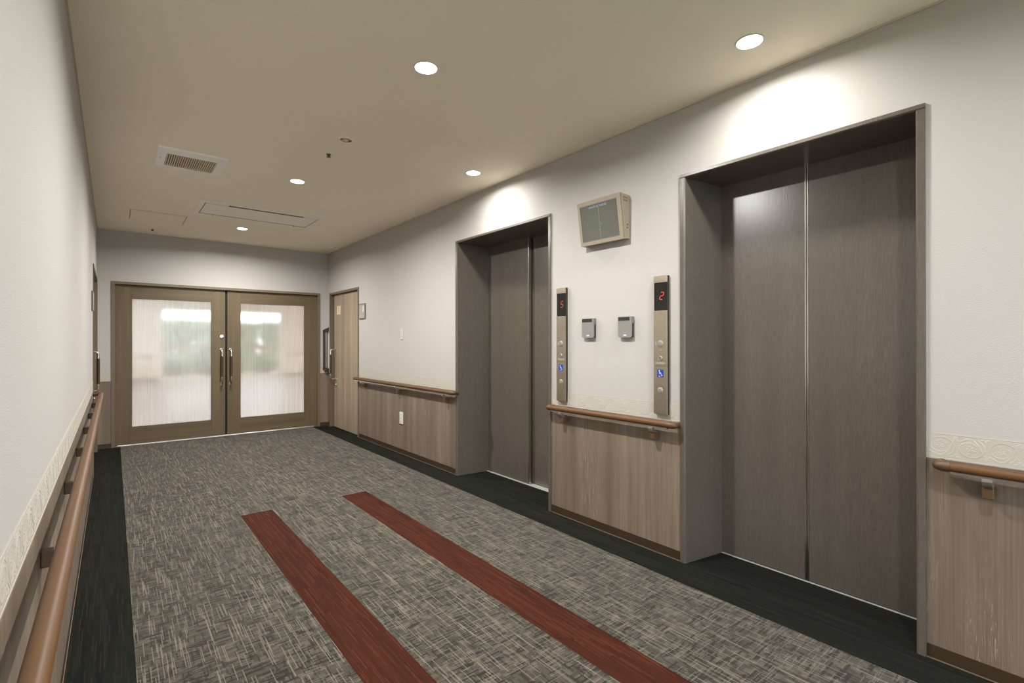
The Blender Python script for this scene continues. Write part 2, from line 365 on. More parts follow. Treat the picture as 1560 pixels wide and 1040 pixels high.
# wainscot panels, skirting, border paper
def wains(nm, side, y0, y1, cuts):
    """side 'R','L' run along y."""
    s = 1 if side == 'L' else -1; w = XL if side == 'L' else XR
    root = obj(nm, bbox(*sorted((w, w+s*.0006)), y0, y1, .05, WZ), 'pale', kind=ST)
    ys = [y0] + cuts + [y1]
    for a, b in zip(ys, ys[1:]):
        obj('wainscot_panel', bbox(*sorted((w+s*.0006, w+s*.0024)), a+.0006, b-.0006, .056, WZ), 'wains', root)
    return root
def skirt(nm, side, y0, y1):
    s = 1 if side == 'L' else -1; w = XL if side == 'L' else XR
    bs = obj(nm, bbox(*sorted((w, w+s*.0022)), y0, y1, .004, .056), 'base', kind=ST)
    obj('edge_strip', bbox(*sorted((w, w+s*.0042)), y0, y1, 0, .004), 'pale', bs)
def scrolls(bm, w, s, y0, y1, u=.0865):
    zc = (WZ+BZ)/2 + .001; x = w + s*.0006; i = 0; y = y1
    def add(pts, r): tube(bm, [(x, a, b) for a, b in pts], r, 5, rx=.36, fix=False)
    def leaf_(yy, zz, a, l, r=.0042): add([(yy-l*.5*math.cos(a), zz-l*.5*math.sin(a)), (yy, zz), (yy+l*.5*math.cos(a), zz+l*.5*math.sin(a))], [.0008, r, .0008])
    while y > y0 + u*.98:
        yc = y-u/2; f = 1 if i % 2 == 0 else -1
        n = 22; pts = []
        for k in range(n+1):                                   # curling vine
            t = k/n; th = math.pi*(-.35+2.9*t); r = .0345*(1-t)**.7 + .009
            pts.append((yc - r*math.cos(th), zc + f*(.001 + r*math.sin(th)*.92)))
        add(pts, [.0036*(1-.45*k/n) for k in range(n+1)])
        add([(y-u*1.0, zc+f*.030), (y-u*.90, zc+f*.014), (y-u*.80, zc-f*.010), (y-u*.60, zc-f*.034), (y-u*.38, zc-f*.036), (y-u*.14, zc-f*.022), (y, zc-f*.030)], .0030)
        for q in range(5): leaf_(yc+.0075*math.cos(q*1.257), zc+f*.001+.0075*math.sin(q*1.257), q*1.257, .012, .0036)      # flower in the curl
        for q in range(4): a = .6+q*.55; leaf_(yc+.024*math.cos(a*2.2), zc+.021*math.sin(a*2.2), a*2.2+1.2, .013, .0030)   # leaves inside the curl
        for dy, dz, a in ((.043, .030, .9), (.036, .037, .2), (.046, .018, 1.9), (-.043, -.030, .9), (-.034, -.037, .1), (-.041, .034, -.7), (.040, -.036, -.6)): leaf_(yc+dy, zc+f*dz, a*f, .017)
        y -= u; i += 1
def border(nm, side, y0, y1, relief=True):
    s = 1 if side == 'L' else -1; w = XL if side == 'L' else XR
    b = obj(nm, bbox(*sorted((w, w+s*.0008)), y0, y1, WZ, BZ), 'border', kind=ST)
    bm = B()
    for z in (WZ+.004, BZ-.005): tube(bm, [(w+s*.0006, y0, z), (w+s*.0006, y1, z)], .0016, 5, rx=.6)
    if relief: scrolls(bm, w, s, y0, y1); bmesh.ops.recalc_face_normals(bm, faces=bm.faces[:])
    obj('scroll_relief', bm, 'border', b, smooth=True)
k = 3
for (y0, y1, cuts, rel) in ((YB, E1[0], [-.9, .0], True), (E1[1], E2[0], [], True), (E2[1], SD[0], [4.745, 5.6], True)):
    wains('trim_%d' % k, 'R', y0, y1, cuts); k += 1
    border('trim_%d' % k, 'R', max(y0, -.6), y1, rel); k += 1
    skirt('baseboard_right' if k == 5 else 'baseboard_right.%03d' % ((k-5)//2), 'R', y0, y1)
wains('trim_%d' % k, 'R', SD[1], YF, []); k += 1
border('trim_%d' % k, 'R', SD[1], YF, False); k += 1
skirt('baseboard_right_corner', 'R', SD[1], YF)
wains('trim_%d' % k, 'L', YB, LD[0], [YB+.9*i for i in range(1, 11) if YB+.9*i < LD[0]-.1]); k += 1
border('trim_%d' % k, 'L', .4, LD[0]); k += 1
skirt('baseboard_left', 'L', YB, LD[0])
for nm, x0, x1 in (('far_left', XL, DD[0]), ('far_right', DD[1], XR)):
    r_ = obj('trim_%d' % k, bbox(x0, x1, YF-.0006, YF, .05, WZ), 'pale', kind=ST); k += 1
    obj('wainscot_panel', bbox(x0, x1, YF-.0024, YF-.0006, .056, WZ), 'wains', r_)
    obj('trim_%d' % k, bbox(x0, x1, YF-.0008, YF, WZ, BZ), 'border', kind=ST); k += 1
    obj('baseboard_' + nm, bbox(x0, x1, YF-.0022, YF, 0, .056), 'base', kind=ST)

# ------------------------------------------------------------------ lift doors
def lift_frame(root, y0, y1, xd, sp):
    for (o, d) in ((y0, 1), (y1, -1)):
        poly = [(XF, o), (XF, o+d*.024), (XF+.006, o+d*.031), (xd+.045, o+d*(.031+sp)), (xd+.045, o)]
        obj('jamb', prism(B(), poly, 'Z', 0, HE-.021), 'lift', root)
    poly = [(XF, HE), (XF, HE-.016), (XF+.006, HE-.021), (xd+.06, HE-.028), (xd+.06, HE)]
    bm = B()
    lo = [bm.verts.new((u, y0, v)) for u, v in poly]; hi = [bm.verts.new((u, y1, v)) for u, v in poly]
    bm.faces.new(lo); bm.faces.new(hi[::-1])
    for i in range(5): bm.faces.new((lo[i], hi[i], hi[(i+1) % 5], lo[(i+1) % 5]))
    bmesh.ops.recalc_face_normals(bm, faces=bm.faces[:]); obj('lintel', bm, 'lift', root)
d4 = thing('door_4', (2.7, 1.047, 0), kind=ST, label='centre-opening dark grey lift door showing floor 2 beside it', category='lift door')
lift_frame(d4, *E1, 2.822, .060)
for nm, y0, y1, e in (('left', 1.047, 1.54, 1.047), ('right', .555, 1.047, 1.047)):
    s = 1 if nm == 'left' else -1; ya, yb = sorted((e+s*.0015, y1 if s > 0 else y0))
    p = obj('door_panel', bbox(2.822, 2.850, ya, yb, .008, 2.18, .001), 'lift', d4)
    ea, eb = sorted((e+s*.0012, e+s*.0095)); obj('edge_trim', bbox(2.8185, 2.824, ea, eb, .008, 2.178, .0012), 'steelb', p)
obj('sill', bbox(2.815, 2.86, .531, 1.563, -.006, .003), 'sillm', d4)
obj('backing', bbox(2.862, 2.868, .5, 1.594, 0, HE), 'gap', d4)
d5 = thing('door_5', (2.7, 3.316, 0), kind=ST, label='side-opening dark grey lift door with stepped panels, next to floor 5 display', category='lift door')
lift_frame(d5, *E2, 2.842, .046)
p = obj('door_panel', bbox(2.842, 2.872, 3.298, 3.93, .008, 2.18, .001), 'lift', d5); obj('edge_trim', bbox(2.8385, 2.872, 3.290, 3.2985, .008, 2.178, .001), 'steelb', p)
obj('door_panel', bbox(2.886, 2.912, 2.7, 3.34, .008, 2.18, .001), 'lift', d5)
obj('sill', bbox(2.826, 2.905, 2.70, 3.93, -.006, .004), 'sillm', d5)
obj('backing', bbox(2.914, 2.92, 2.665, 3.967, 0, HE), 'gap', d5)

# ------------------------------------------------------------------ double door to the hall
d1 = thing('door_1', (1.195, YF, 0), kind=ST, label='walnut double door with two large frosted glass panes', category='door')
FY = YF-.008
obj('door_jamb', bbox(DD[0], DD[0]+.035, FY, YF+.2, 0, HD-.032), 'dframe', d1); obj('door_jamb', bbox(DD[1]-.035, DD[1], FY, YF+.2, 0, HD-.032), 'dframe', d1)
obj('door_head', bbox(DD[0], DD[1], FY, YF+.2, HD-.032, HD), 'dframe', d1)
LY0, LY1 = 7.588, 7.624
def leaf(x0, x1, gx0, gx1, hx, hs):
    lf = obj('door_leaf', bbox(x0, gx0-.014, LY0, LY1, .012, 1.946), 'door', d1, label='walnut door leaf')
    obj('stile', bbox(gx1+.014, x1, LY0, LY1, .012, 1.946), 'door', lf)
    obj('rail', bbox(gx0-.0136, gx1+.0136, LY0+.0006, LY1, 1.790, 1.946), 'doorh', lf); obj('rail', bbox(gx0-.0136, gx1+.0136, LY0+.0006, LY1, .012, .220), 'doorh', lf)
    bm = B()
    for q in ((gx0-.0136, gx0, .22, 1.79), (gx1, gx1+.0136, .22, 1.79), (gx0, gx1, .22, .226), (gx0, gx1, 1.784, 1.79)): box(bm, q[0], q[1], LY0+.001, LY1, q[2], q[3])
    obj('glazing_bead', bm, 'door', lf)
    obj('glass_pane', bbox(gx0, gx1, LY0+.014, LY0+.020, .226, 1.784), 'frost', lf)
    h = obj('pull_handle', tube(B(), [(hx, LY0-.055, z) for z in (.795, 1.065)], .0145, 16), 'dkbrown', lf, smooth=True)
    for z0, z1 in ((.795, .70), (1.065, 1.155)):
        f = 1 if z1 > z0 else -1
        bm = tube(B(), [(hx, LY0-.055, z0), (hx, LY0-.055, z1-f*.030), (hx, LY0-.050, z1-f*.012), (hx, LY0-.036, z1), (hx, LY0, z1)], .0135, 14)
        cyl(bm, (hx, z1), 'Y', .018, .018, LY0-.006, LY0, 16); obj('handle_end', bm, 'steelb', h, smooth=True)
    return lf
l1 = leaf(DD[0]+.036, 1.171, .182, 1.010, 1.128, -1); l2 = leaf(1.198, DD[1]-.036, 1.358, 2.193, 1.236, 1)
bm = B(); cyl(bm, (1.130, 1.334), 'Y', .022, .020, LY0-.012, LY0, 20); cyl(bm, (1.130, 1.334), 'Y', .012, .009, LY0-.022, LY0-.012, 16); obj('lock_cylinder', bm, 'steelb', l1, smooth=True)
obj('meeting_seal', bbox(1.1712, 1.1978, LY0+.020, LY1-.004, .012, 1.946), 'gap', d1)
for q in ((DD[0]+.035, DD[0]+.055, 0, 1.95), (DD[1]-.055, DD[1]-.035, 0, 1.95), (DD[0]+.055, DD[1]-.055, 1.93, 1.95)): obj('light_leak_stop', bbox(q[0], q[1], LY1+.001, LY1+.02, q[2], q[3]), 'dframe', d1)  # strips added behind the leaves to block light leaking from the hall
obj('threshold', bbox(DD[0]+.035, DD[1]-.035, 7.572, 7.70, -.006, .004), 'alu', d1)
# ------------------------------------------------------------------ side doors
def side_door(nm, w, s, y0, y1, mat, hy, lab, near_gap, so=.052):
    """w wall face, s=+1 into the wall."""
    r = thing(nm, (w, (y0+y1)/2, 0), kind=ST, label=lab, category='door')
    X = lambda a, b: sorted((w+s*a, w+s*b))
    obj('door_jamb', bbox(*X(-.008, .2), y0, y0+.033, 0, HD-.03), 'dframe', r); obj('door_jamb', bbox(*X(-.008, .2), y1-.033, y1, 0, HD-.03), 'dframe', r)
    obj('door_head', bbox(*X(-.008, .2), y0, y1, HD-.03, HD), 'dframe', r)
    obj('backing', bbox(*X(.085, .1), y0+.033, y1-.033, 0, HD-.03), 'gap', r)  # black sheet painted as the shade in the gap beside the leaf
    lf = obj('door_leaf', bbox(*X(.034, .070), y0+.034, y1-near_gap, .008, HD-.034), mat, r)
    hx = w+s*(.034-so)
    h = obj('pull_handle', tube(B(), [(hx, hy, .79), (hx, hy, 1.07)], .0145, 14), 'dkbrown', lf, smooth=True)
    for z0, z1 in ((.79, .712), (1.07, 1.146)):
        f = 1 if z1 > z0 else -1
        bm = tube(B(), [(hx, hy, z0), (hx, hy, z1-f*.022), (hx+s*.006, hy, z1-f*.008), (hx+s*.016, hy, z1), (w+s*.034, hy, z1)], .0115, 12)
        obj('handle_end', bm, 'steelb', h, smooth=True)
    bm = B(); cyl(bm, (hy, .630), 'X', .020, .016, *((w+s*.034, w+s*.012) if s > 0 else (w+s*.034, w+s*.012)), 16); obj('lock_cylinder', bm, 'steelb', lf, smooth=True)
    return r, lf
d2, lf2 = side_door('door_2', XR, 1, *SD, 'sdoor', 7.300, 'single ash-brown sliding door with slim slit pane beside the corner', .086, .081)
bm = B(); fr = obj('slit_pane', bbox(XR+.030, XR+.034, 7.10, 7.255, 1.650, 1.788), 'sdoor', lf2)
obj('pane', bbox(XR+.0285, XR+.030, 7.107, 7.163, 1.655, 1.780), 'lit', fr); obj('pane', bbox(XR+.0285, XR+.030, 7.182, 7.248, 1.655, 1.780), 'lit', fr)
d3, lf3 = side_door('door_3', XL, -1, *LD, 'door', 7.2, 'walnut door recessed in the wall at the far end of the long handrail', .036)

# ------------------------------------------------------------------ handrails
RZ, RO, RR = .778, .058, .0182
def handrail(side, y0, y1, brs, label, ret=True):
    s = 1 if side == 'L' else -1; w = (XL if side == 'L' else XR) + s*.0024; x = w + s*RO
    r = thing('handrail', (w, (y0+y1)/2, .69), label=label, category='handrail', group='wall handrails')
    cap = .045
    obj('rail', tube(B(), [(x, y0+cap*.8, RZ), (x, y1-cap*.8, RZ)], RR, 24), 'rail', r, smooth=True)
    obj('base_strip', bbox(x-.008, x+.008, y0+cap, y1-cap, RZ-RR-.007, RZ-RR+.003), 'alu', r)
    for e, d in ((y0, 1), (y1, -1)):
        pts = [(x, e+d*cap, RZ), (x, e+d*.024, RZ), (x-s*.002, e+d*.014, RZ), (x-s*.010, e+d*.008, RZ), (x-s*.022, e+d*.008, RZ), (w, e+d*.010, RZ)]
        obj('end_cap', tube(B(), pts, [RR+.0014]*2+[RR+.001]*2+[RR-.001]*2, 20), 'brown', r, smooth=True)
    for yb in brs:
        wd = .014
        z0 = RZ-RR-.006
        poly = [(x+s*.010, z0), (x+s*.011, z0-.010), (x+s*.007, z0-.022), (x-s*.002, z0-.031), (x-s*.012, z0-.035), (x-s*.032, z0-.035), (x-s*.032, z0-.027), (x-s*.014, z0-.024), (x-s*.008, z0)]
        obj('bracket_arm', prism(B(), poly, 'Y', yb-wd, yb+wd), 'alu', r)
        bx = sorted((w, x-s*.006)); bm = bbox(bx[0], bx[1], yb-wd-.003, yb+wd+.003, z0-.076, z0-.034, .004, 2); obj('bracket_block', bm, 'brown', r)
    return r
handrail('R', -1.35, .462, [.316, -.45, -1.2], 'round brown handrail on the wainscot beyond the centre-opening lift')
handrail('R', 1.598, 2.648, [1.753, 2.51], 'short round brown handrail between the two lift doors')
handrail('R', 3.925, 6.372, [4.109, 5.125, 6.12], 'round brown handrail between the stepped lift door and the slit-pane door')
handrail('L', -1.35, 5.93, [1.738-.797*i for i in range(1, 4)]+[1.738+.787*i for i in range(6)], 'long round brown handrail along the unbroken wainscot facing the lifts')

# ------------------------------------------------------------------ lift call panels
def seg7(bm, ch, yc, zc, x, h=.042, w=.022, t=.0032, sl=.2):
    on = {'2': 'abged', '5': 'afgcd'}[ch]; hh = h/2
    L = {'a': ((-w/2, hh), (w/2, hh)), 'g': ((-w/2, 0), (w/2, 0)), 'd': ((-w/2, -hh), (w/2, -hh)), 'f': ((-w/2, 0), (-w/2, hh)), 'b': ((w/2, 0), (w/2, hh)), 'e': ((-w/2, -hh), (-w/2, 0)), 'c': ((w/2, -hh), (w/2, 0))}
    for c in on:
        (u0, v0), (u1, v1) = L[c]; d = Vector((u1-u0, v1-v0)).normalized(); n = Vector((-d.y, d.x))*t/2; m = d*t*.55
        P = [(u0+m.x, v0+m.y), (u0+m.x*2+n.x, v0+m.y*2+n.y), (u1-m.x*2+n.x, v1-m.y*2+n.y), (u1-m.x, v1-m.y), (u1-m.x*2-n.x, v1-m.y*2-n.y), (u0+m.x*2-n.x, v0+m.y*2-n.y)]
        prism(bm, [(yc-(u+sl*v), zc+v) for u, v in P], 'X', x-.0008, x)      # picture-right is -y
    return bm
def stroke(bm, pts, wd, x, close=False):
    pts = [Vector(p) for p in pts]
    for a, b in zip(pts, pts[1:]):
        d = (b-a).normalized(); n = Vector((-d.y, d.x))*wd/2; e = d*wd*.3
        prism(bm, [tuple(q) for q in (a-e+n, b+e+n, b+e-n, a-e-n)], 'X', x-.0007, x)
def call_panel(yc, floor_no, label):
    XP = 2.498; z0, z1 = .828, 1.640; hw = .0455
    r = thing('call_panel', (XR, yc, z0), label=label, category='call panel', group='lift call panels')
    obj('body', bbox(XP+.0035, XR, yc-hw+.001, yc+hw-.001, z0+.001, z1-.001), 'steelk', r)
    for a, b, mm in ((z0, 1.108, 'steel'), (1.110, 1.436, 'steel'), (1.600, z1, 'steel')): obj('face_plate', bbox(XP, XP+.0045, yc-hw, yc+hw, a, b, .0006), mm, r)
    ds = obj('display', bbox(XP+.0006, XP+.004, yc-hw, yc+hw-.003, 1.436, 1.600), 'black', r)
    obj('digit', seg7(B(), floor_no, yc-.010, 1.521, XP+.0006), 'red' if floor_no == '2' else 'red5', ds)
    for z, rr in ((1.240, .021), (.967, .019)):
        bt = obj('button', cyl(B(), (yc, z), 'X', rr, rr-.003, XP, XP-.004, 24), 'ltgrey', r, smooth=True)
        obj('button_cap', cyl(B(), (yc, z), 'X', rr*.72, rr*.6, XP-.004, XP-.0065, 24), 'greyp', bt, smooth=True)
        bm = B(); stroke(bm, [(yc+.006, z-.004), (yc, z+.006), (yc-.006, z-.004), (yc+.006, z-.004)], .002, XP-.0064); obj('arrow_mark', bm, 'ltgrey', bt)
    obj('lamp_tab', bbox(XP-.0015, XP, yc+.022, yc+.034, 1.229, 1.251), 'ltgrey', r)
    ks = obj('key_switch', cyl(B(), (yc, 1.155), 'X', .0145, .013, XP, XP-.004, 20), 'steelb', r, smooth=True)
    obj('key_slot', bbox(XP-.0046, XP-.004, yc-.002, yc+.002, 1.147, 1.163), 'black', ks)
    bm = B(); box(bm, XP-.0006, XP, yc-.032, yc+.032, 1.122, 1.134); obj('name_strip', bm, 'ltgrey', r)
    bm = B()
    for q in range(4): box(bm, XP-.0005, XP, yc-.012+q*.007-.0022, yc-.012+q*.007+.0022, 1.200+.002*(q % 2), 1.206+.002*(q % 2))
    for q in range(2): box(bm, XP-.0005, XP, yc-.026-q*.008, yc-.022-q*.008, 1.262+q*.002, 1.266+q*.002)
    obj('small_print', bm, 'ltgrey', r, kind='stuff')
    sg = obj('wheelchair_sign', bbox(XP-.0008, XP, yc-.021, yc+.021, 1.045, 1.090), 'blue', r, label='blue square with white wheelchair symbol')
    bm = B(); xx = XP-.0008; c0 = yc
    cyl(bm, (c0+.0065, 1.0830), 'X', .0034, .0034, xx-.0007, xx, 12)
    stroke(bm, [(c0+.0062, 1.0785), (c0+.0055, 1.0645), (c0-.0055, 1.0645), (c0-.0105, 1.0535), (c0-.0145, 1.0550)], .0033, xx)
    stroke(bm, [(c0+.0060, 1.0715), (c0-.0040, 1.0715)], .0028, xx)
    stroke(bm, [(c0+.0025+.0105*math.cos(t), 1.0595+.0105*math.sin(t)) for t in [math.radians(100-a) if False else math.radians(75+a) for a in range(0, 241, 24)]], .0028, xx)
    obj('symbol', bm, 'symw', sg)
    return r
call_panel(1.714, '2', 'steel lift call panel with red 2, beside the centre-opening lift door')
call_panel(2.541, '5', 'steel lift call panel with dim red 5, beside the stepped side-opening lift door')
# ------------------------------------------------------------------ card readers
def reader(y0, y1, label):
    z0, z1 = 1.279, 1.411; XP = 2.495; yc = (y0+y1)/2
    r = thing('card_reader', (XR, yc, z0), label=label, category='card reader', group='card readers between the call panels')
    obj('body', bbox(XP+.007, XR, y0+.004, y1-.004, z0+.004, z1-.004, .003, 2), 'dgreyp', r)
    c = .014; poly = []
    for (cy, cz, a0_) in ((y1-c, z0+c, -90), (y1-c*.35, z1-c*.35, 0), (y0+c*.35, z1-c*.35, 90), (y0+c, z0+c, 180)):
        rr = c if cz < z0+.05 else c*.35
        for q in range(0, 91, 18): poly.append((cy+rr*math.cos(math.radians(a0_+q)), cz+rr*math.sin(math.radians(a0_+q))))
    cv = prism(B(), poly, 'X', XP, XP+.008); cv = obj('front_cover', cv, 'greyp', r)
    bm = B(); prism(bm, [(XP+.006, 1.376), (XP+.006, z1-.001), (XR-.002, z1-.001), (XR-.002, 1.386), (XP+.014, 1.364)], 'Y', y0, y0+.006); obj('side_cheek', bm, 'greyp', r)
    obj('card_slot', bbox(XP-.002, XP+.001, y0+.014, y1-.001, 1.386, 1.407, .001), 'dgreyp', cv)
    bm = B(); stroke(bm, [(yc+.008, 1.344), (yc-.002, 1.354), (yc-.010, 1.346)], .0022, XP); obj('contactless_mark', bm, 'ltgrey', cv)
    obj('status_lamp', bbox(XP-.0012, XP+.001, yc-.013, yc+.008, 1.2905, 1.2965), 'led', cv)
    return r
reader(2.229, 2.334, 'grey card reader on the side towards the stepped side-opening lift door')
reader(1.919, 2.024, 'grey card reader on the side towards the centre-opening lift, under the monitor edge')
# ------------------------------------------------------------------ security monitor, tilted down
r = thing('security_monitor', (XR, 2.131, 1.893), label='beige wall monitor tilted down above the card readers', category='monitor')
my0, my1 = 1.952, 2.311; zt, zb, xt, xb = 2.174, 1.893, 2.427, 2.468
bm = prism(B(), [(xt+.001, zt), (XR, zt-.003), (XR, zb+.003), (xb+.001, zb)], 'Y', my0, my1); bmesh.ops.bevel(bm, geom=bm.edges[:], offset=.003, segments=2, affect='EDGES'); hs = obj('housing', bm, 'beige', r)
Pm = lambda y, t, o: Vector((xt+(xb-xt)*t, y, zt+(zb-zt)*t)) + Vector((-(zt-zb), 0, -(xb-xt))).normalized()*o      # t 0 top .. 1 bottom, o outwards
def slabq(y0, y1, t0, t1, o0, o1):
    bm = B(); v = [[bm.verts.new(Pm(y, t, o)) for (y, t) in ((y0, t0), (y1, t0), (y1, t1), (y0, t1))] for o in (o0, o1)]
    bm.faces.new(v[0]); bm.faces.new(v[1][::-1])
    for i in range(4): bm.faces.new((v[0][i], v[1][i], v[1][(i+1) % 4], v[0][(i+1) % 4]))
    bmesh.ops.recalc_face_normals(bm, faces=bm.faces[:]); return bm
fy0, fy1, t0, t1 = 1.981, 2.290, .095, .918
for q in ((my0, fy0, 0, 1), (fy1, my1, 0, 1), (fy0, fy1, 0, t0), (fy0, fy1, t1, 1)): obj('bezel', slabq(*q, -.001, .0045), 'beige', hs)
sc = obj('screen', slabq(fy0, fy1, t0, t1, -.001, .0008), 'screen', r)
ym = (fy0+fy1)/2
obj('divider_line', slabq(ym-.0013, ym+.0013, t0, t1, .0008, .0012), 'scrline', sc)
for tt in (t0+.004, t1-.014): obj('edge_line', slabq(fy0, fy1, tt, tt+.006, .0008, .0012), 'scrline', sc)
upv = Pm(0, 0, 0) - Pm(0, 1, 0)
obj('date_stamp', text_bm('2016-07-22 16:07:32', .0178, Pm(ym+.006, t0+.066, .0012), (0, -1, 0), upv, .0003), 'scrtxt', sc)
for (yy, tt) in ((2.235, .52), (2.125, .56), (2.140, .68)): obj('bright_dot', slabq(yy-.002, yy+.002, tt, tt+.014, .0008, .0012), 'scrtxt', sc)
for zz, a, b in ((2.150, 2.455, 2.503), (2.132, 2.458, 2.503), (1.985, 2.492, 2.506), (1.965, 2.492, 2.506)):
    bm = B()
    for q in range(6): w_ = (b-a)/6; box(bm, a+w_*q+w_*.2, a+w_*q+w_*.8, my0-.0012, my0+.001, zz-.005, zz+.005)
    obj('vent_slots', bm, 'beiged', hs)
# ------------------------------------------------------------------ switch, outlet, signs, grab bar
r = thing('light_switch', (XR, 5.096, 1.282), label='white rocker light switch plate on the cream wall above the handrail', category='switch')
obj('plate', bbox(XR-.006, XR, 5.061, 5.131, 1.282, 1.402, .002, 2), 'swp', r); obj('rocker', bbox(XR-.010, XR-.005, 5.074, 5.118, 1.310, 1.374, .002, 2), 'swp', r)
r = thing('power_outlet', (XR, 5.097, .340), label='white power outlet plate on the wood wainscot below the handrail', category='outlet')
pl = obj('plate', bbox(XR-.013, XR-.0024, 5.060, 5.134, .338, .470, .002, 2), 'white', r)
for z in (.368, .404, .440):
    ins = obj('socket', bbox(XR-.015, XR-.012, 5.078, 5.116, z-.015, z+.015, .001), 'white', pl)
for z in (.368, .404, .440): obj('slot', bbox(XR-.0155, XR-.0145, 5.090, 5.094, z-.006, z+.006), 'dgreyp', pl); obj('slot', bbox(XR-.0155, XR-.0145, 5.100, 5.104, z-.006, z+.006), 'dgreyp', pl)
def wall_sign(w, s, y0, y1, z0, z1, label):
    r = thing('room_sign', (w, (y0+y1)/2, z0), label=label, category='sign')
    X = lambda a, b: sorted((w+s*a, w+s*b))
    obj('frame', bbox(*X(0, .012), y0, y1, z0, z1, .003, 2), 'signf', r); p = obj('plate', bbox(*X(.011, .014), y0+.012, y1-.012, z0+.012, z1-.012), 'signp', r)
    bm = B(); box(bm, *X(.014, .0145), y0+.040, y0+.072, z0+.09, z1-.03); obj('paper_strip', bm, 'white', p)
    bm = B()
    for q in range(5): zz = z1-.030-q*.030; box(bm, *X(.014, .0145), y1-.052, y1-.030, zz-.018, zz-.012); box(bm, *X(.014, .0145), y1-.044, y1-.038, zz-.020, zz)
    obj('lettering', bm, 'symw', p); return r
wall_sign(XR, -1, 6.112, 6.312, 1.553, 1.753, 'small brown framed room sign beside the slit-pane door')
wall_sign(XL, 1, 5.62, 5.80, 1.53, 1.70, 'small brown framed room sign at the end of the long handrail')
r = thing('grab_bar', (XR, 7.508, .79), label='dark brown vertical grab bar in the corner beside the double door', category='grab bar')
xb_ = 2.452
obj('grip', bbox(xb_-.014, xb_+.014, 7.492, 7.524, .838, 1.436, .005, 2), 'dkbrown', r)
for z0, z1 in ((1.436, 1.476), (.838, .796)):
    f = 1 if z1 > z0 else -1
    obj('arm', prism(B(), [(xb_-.014, z0-f*.002), (XR, z1), (XR, z1-f*.062), (xb_-.014, z0-f*.045)], 'Y', 7.490, 7.526), 'dkbrown', r)
obj('inner_rod', bbox(xb_+.016, xb_+.026, 7.498, 7.518, .860, 1.412), 'alu', r)
obj('wall_plate', bbox(XR-.004, XR, 7.480, 7.536, .80, 1.472), 'white', r)

# ------------------------------------------------------------------ ceiling fittings
def downlight(x, y, label, watt=LAMP_W):
    r = thing('ceiling_light', (x, y, HC), label=label, category='downlight', group='ceiling downlights')
    obj('trim_ring', lathe(B(), (x, y), [(.060, HC), (.060, HC-.003), (.058, HC-.005), (.053, HC-.004), (.052, HC)], 36), 'white', r, smooth=True)
    obj('lens', lathe(B(), (x, y), [(.0001, HC-.0005), (.0522, HC-.0005), (.0522, HC-.0015), (.0001, HC-.0030)], 32), 'lens', r)
    L = bpy.data.lights.new('downlight_lamp', 'AREA'); L.shape = 'DISK'; L.size = .1; L.energy = watt; L.color = LAMP_COL; L.spread = math.radians(166)
    lo = bpy.data.objects.new('lamp', L); COL.objects.link(lo); lo.parent = r; lo.location = (0, 0, -.006)
downlight(1.185, 2.135, 'bright downlight mid-ceiling, between the emergency lamp and the near end')
downlight(2.203, 1.048, 'downlight over the centre-opening lift door', WALL_LAMP_W)
downlight(2.210, 3.227, 'downlight over the stepped lift door', WALL_LAMP_W)
downlight(1.190, 4.310, 'bright downlight mid-ceiling, beside the square vent grille')
downlight(1.179, 6.504, 'downlight between the air conditioner and the double door')
downlight(1.185, -.04, 'downlight in the ceiling nearest the added glazed end wall', 19.0)
# square vent grille
r = thing('vent_grille', (.449, 4.31, HC), label='square white ceiling vent with thin slats', category='vent')
bm = B(); zz = (HC-.014, HC)
for q in ((.239, .294, 4.100, 4.520), (.600, .658, 4.100, 4.520), (.294, .600, 4.100, 4.205), (.294, .600, 4.495, 4.520)): box(bm, q[0], q[1], q[2], q[3], *zz)
obj('frame', bm, 'vent', r); obj('backing', bbox(.294, .600, 4.205, 4.495, HC-.002, HC), 'ventbk', r)
obj('pull_latch', bbox(.258, .266, 4.31, 4.34, HC-.0155, HC-.014), 'slat', r)
sl = bbox(0, .0065, 4.205, 4.495, HC-.013, HC-.002); n_sl = 23
for i in range(n_sl):
    x = .297 + (.306-.0065-.006)*i/(n_sl-1)
    if i == 0: s0 = obj('slat', bbox(x, x+.0065, 4.205, 4.495, HC-.013, HC-.002), 'slat', r); x00 = x
    else: c = s0.copy(); COL.objects.link(c); c.location = s0.location + Vector((x-x00, 0, 0))
sl.free()
# cassette air conditioner
r = thing('air_conditioner', (1.19, 5.73, HC), label='long flush ceiling air conditioner panel with narrow air slots', category='air conditioner')
bm = B()
for q in ((.636, .684, 5.394, 6.062), (1.736, 1.768, 5.394, 6.062), (.684, 1.736, 5.394, 5.474), (.684, 1.736, 5.982, 6.062)): box(bm, q[0], q[1], q[2], q[3], HC-.004, HC)
obj('frame', bm, 'warmw', r); obj('slot_shade', bbox(.684, 1.736, 5.474, 5.982, HC-.0015, HC), 'gap', r)  # flat black sheet stands for the shade inside the air slots
obj('intake_panel', bbox(.691, 1.729, 5.532, 5.962, HC-.0028, HC-.0015), 'warmw', r)
for q in ((.688, .884), (1.584, 1.732)): obj('louvre', bbox(q[0], q[1], 5.482, 5.522, HC-.0028, HC-.0015), 'warmw', r)
obj('air_flap', bbox(.900, 1.570, 5.480, 5.488, HC-.005, HC-.0015), 'alu', r)
obj('frame_latch', bbox(.806, .814, 5.986, 6.010, HC-.0065, HC-.005), 'gap', r); obj('frame_latch', bbox(1.610, 1.618, 5.986, 6.010, HC-.0065, HC-.005), 'gap', r)
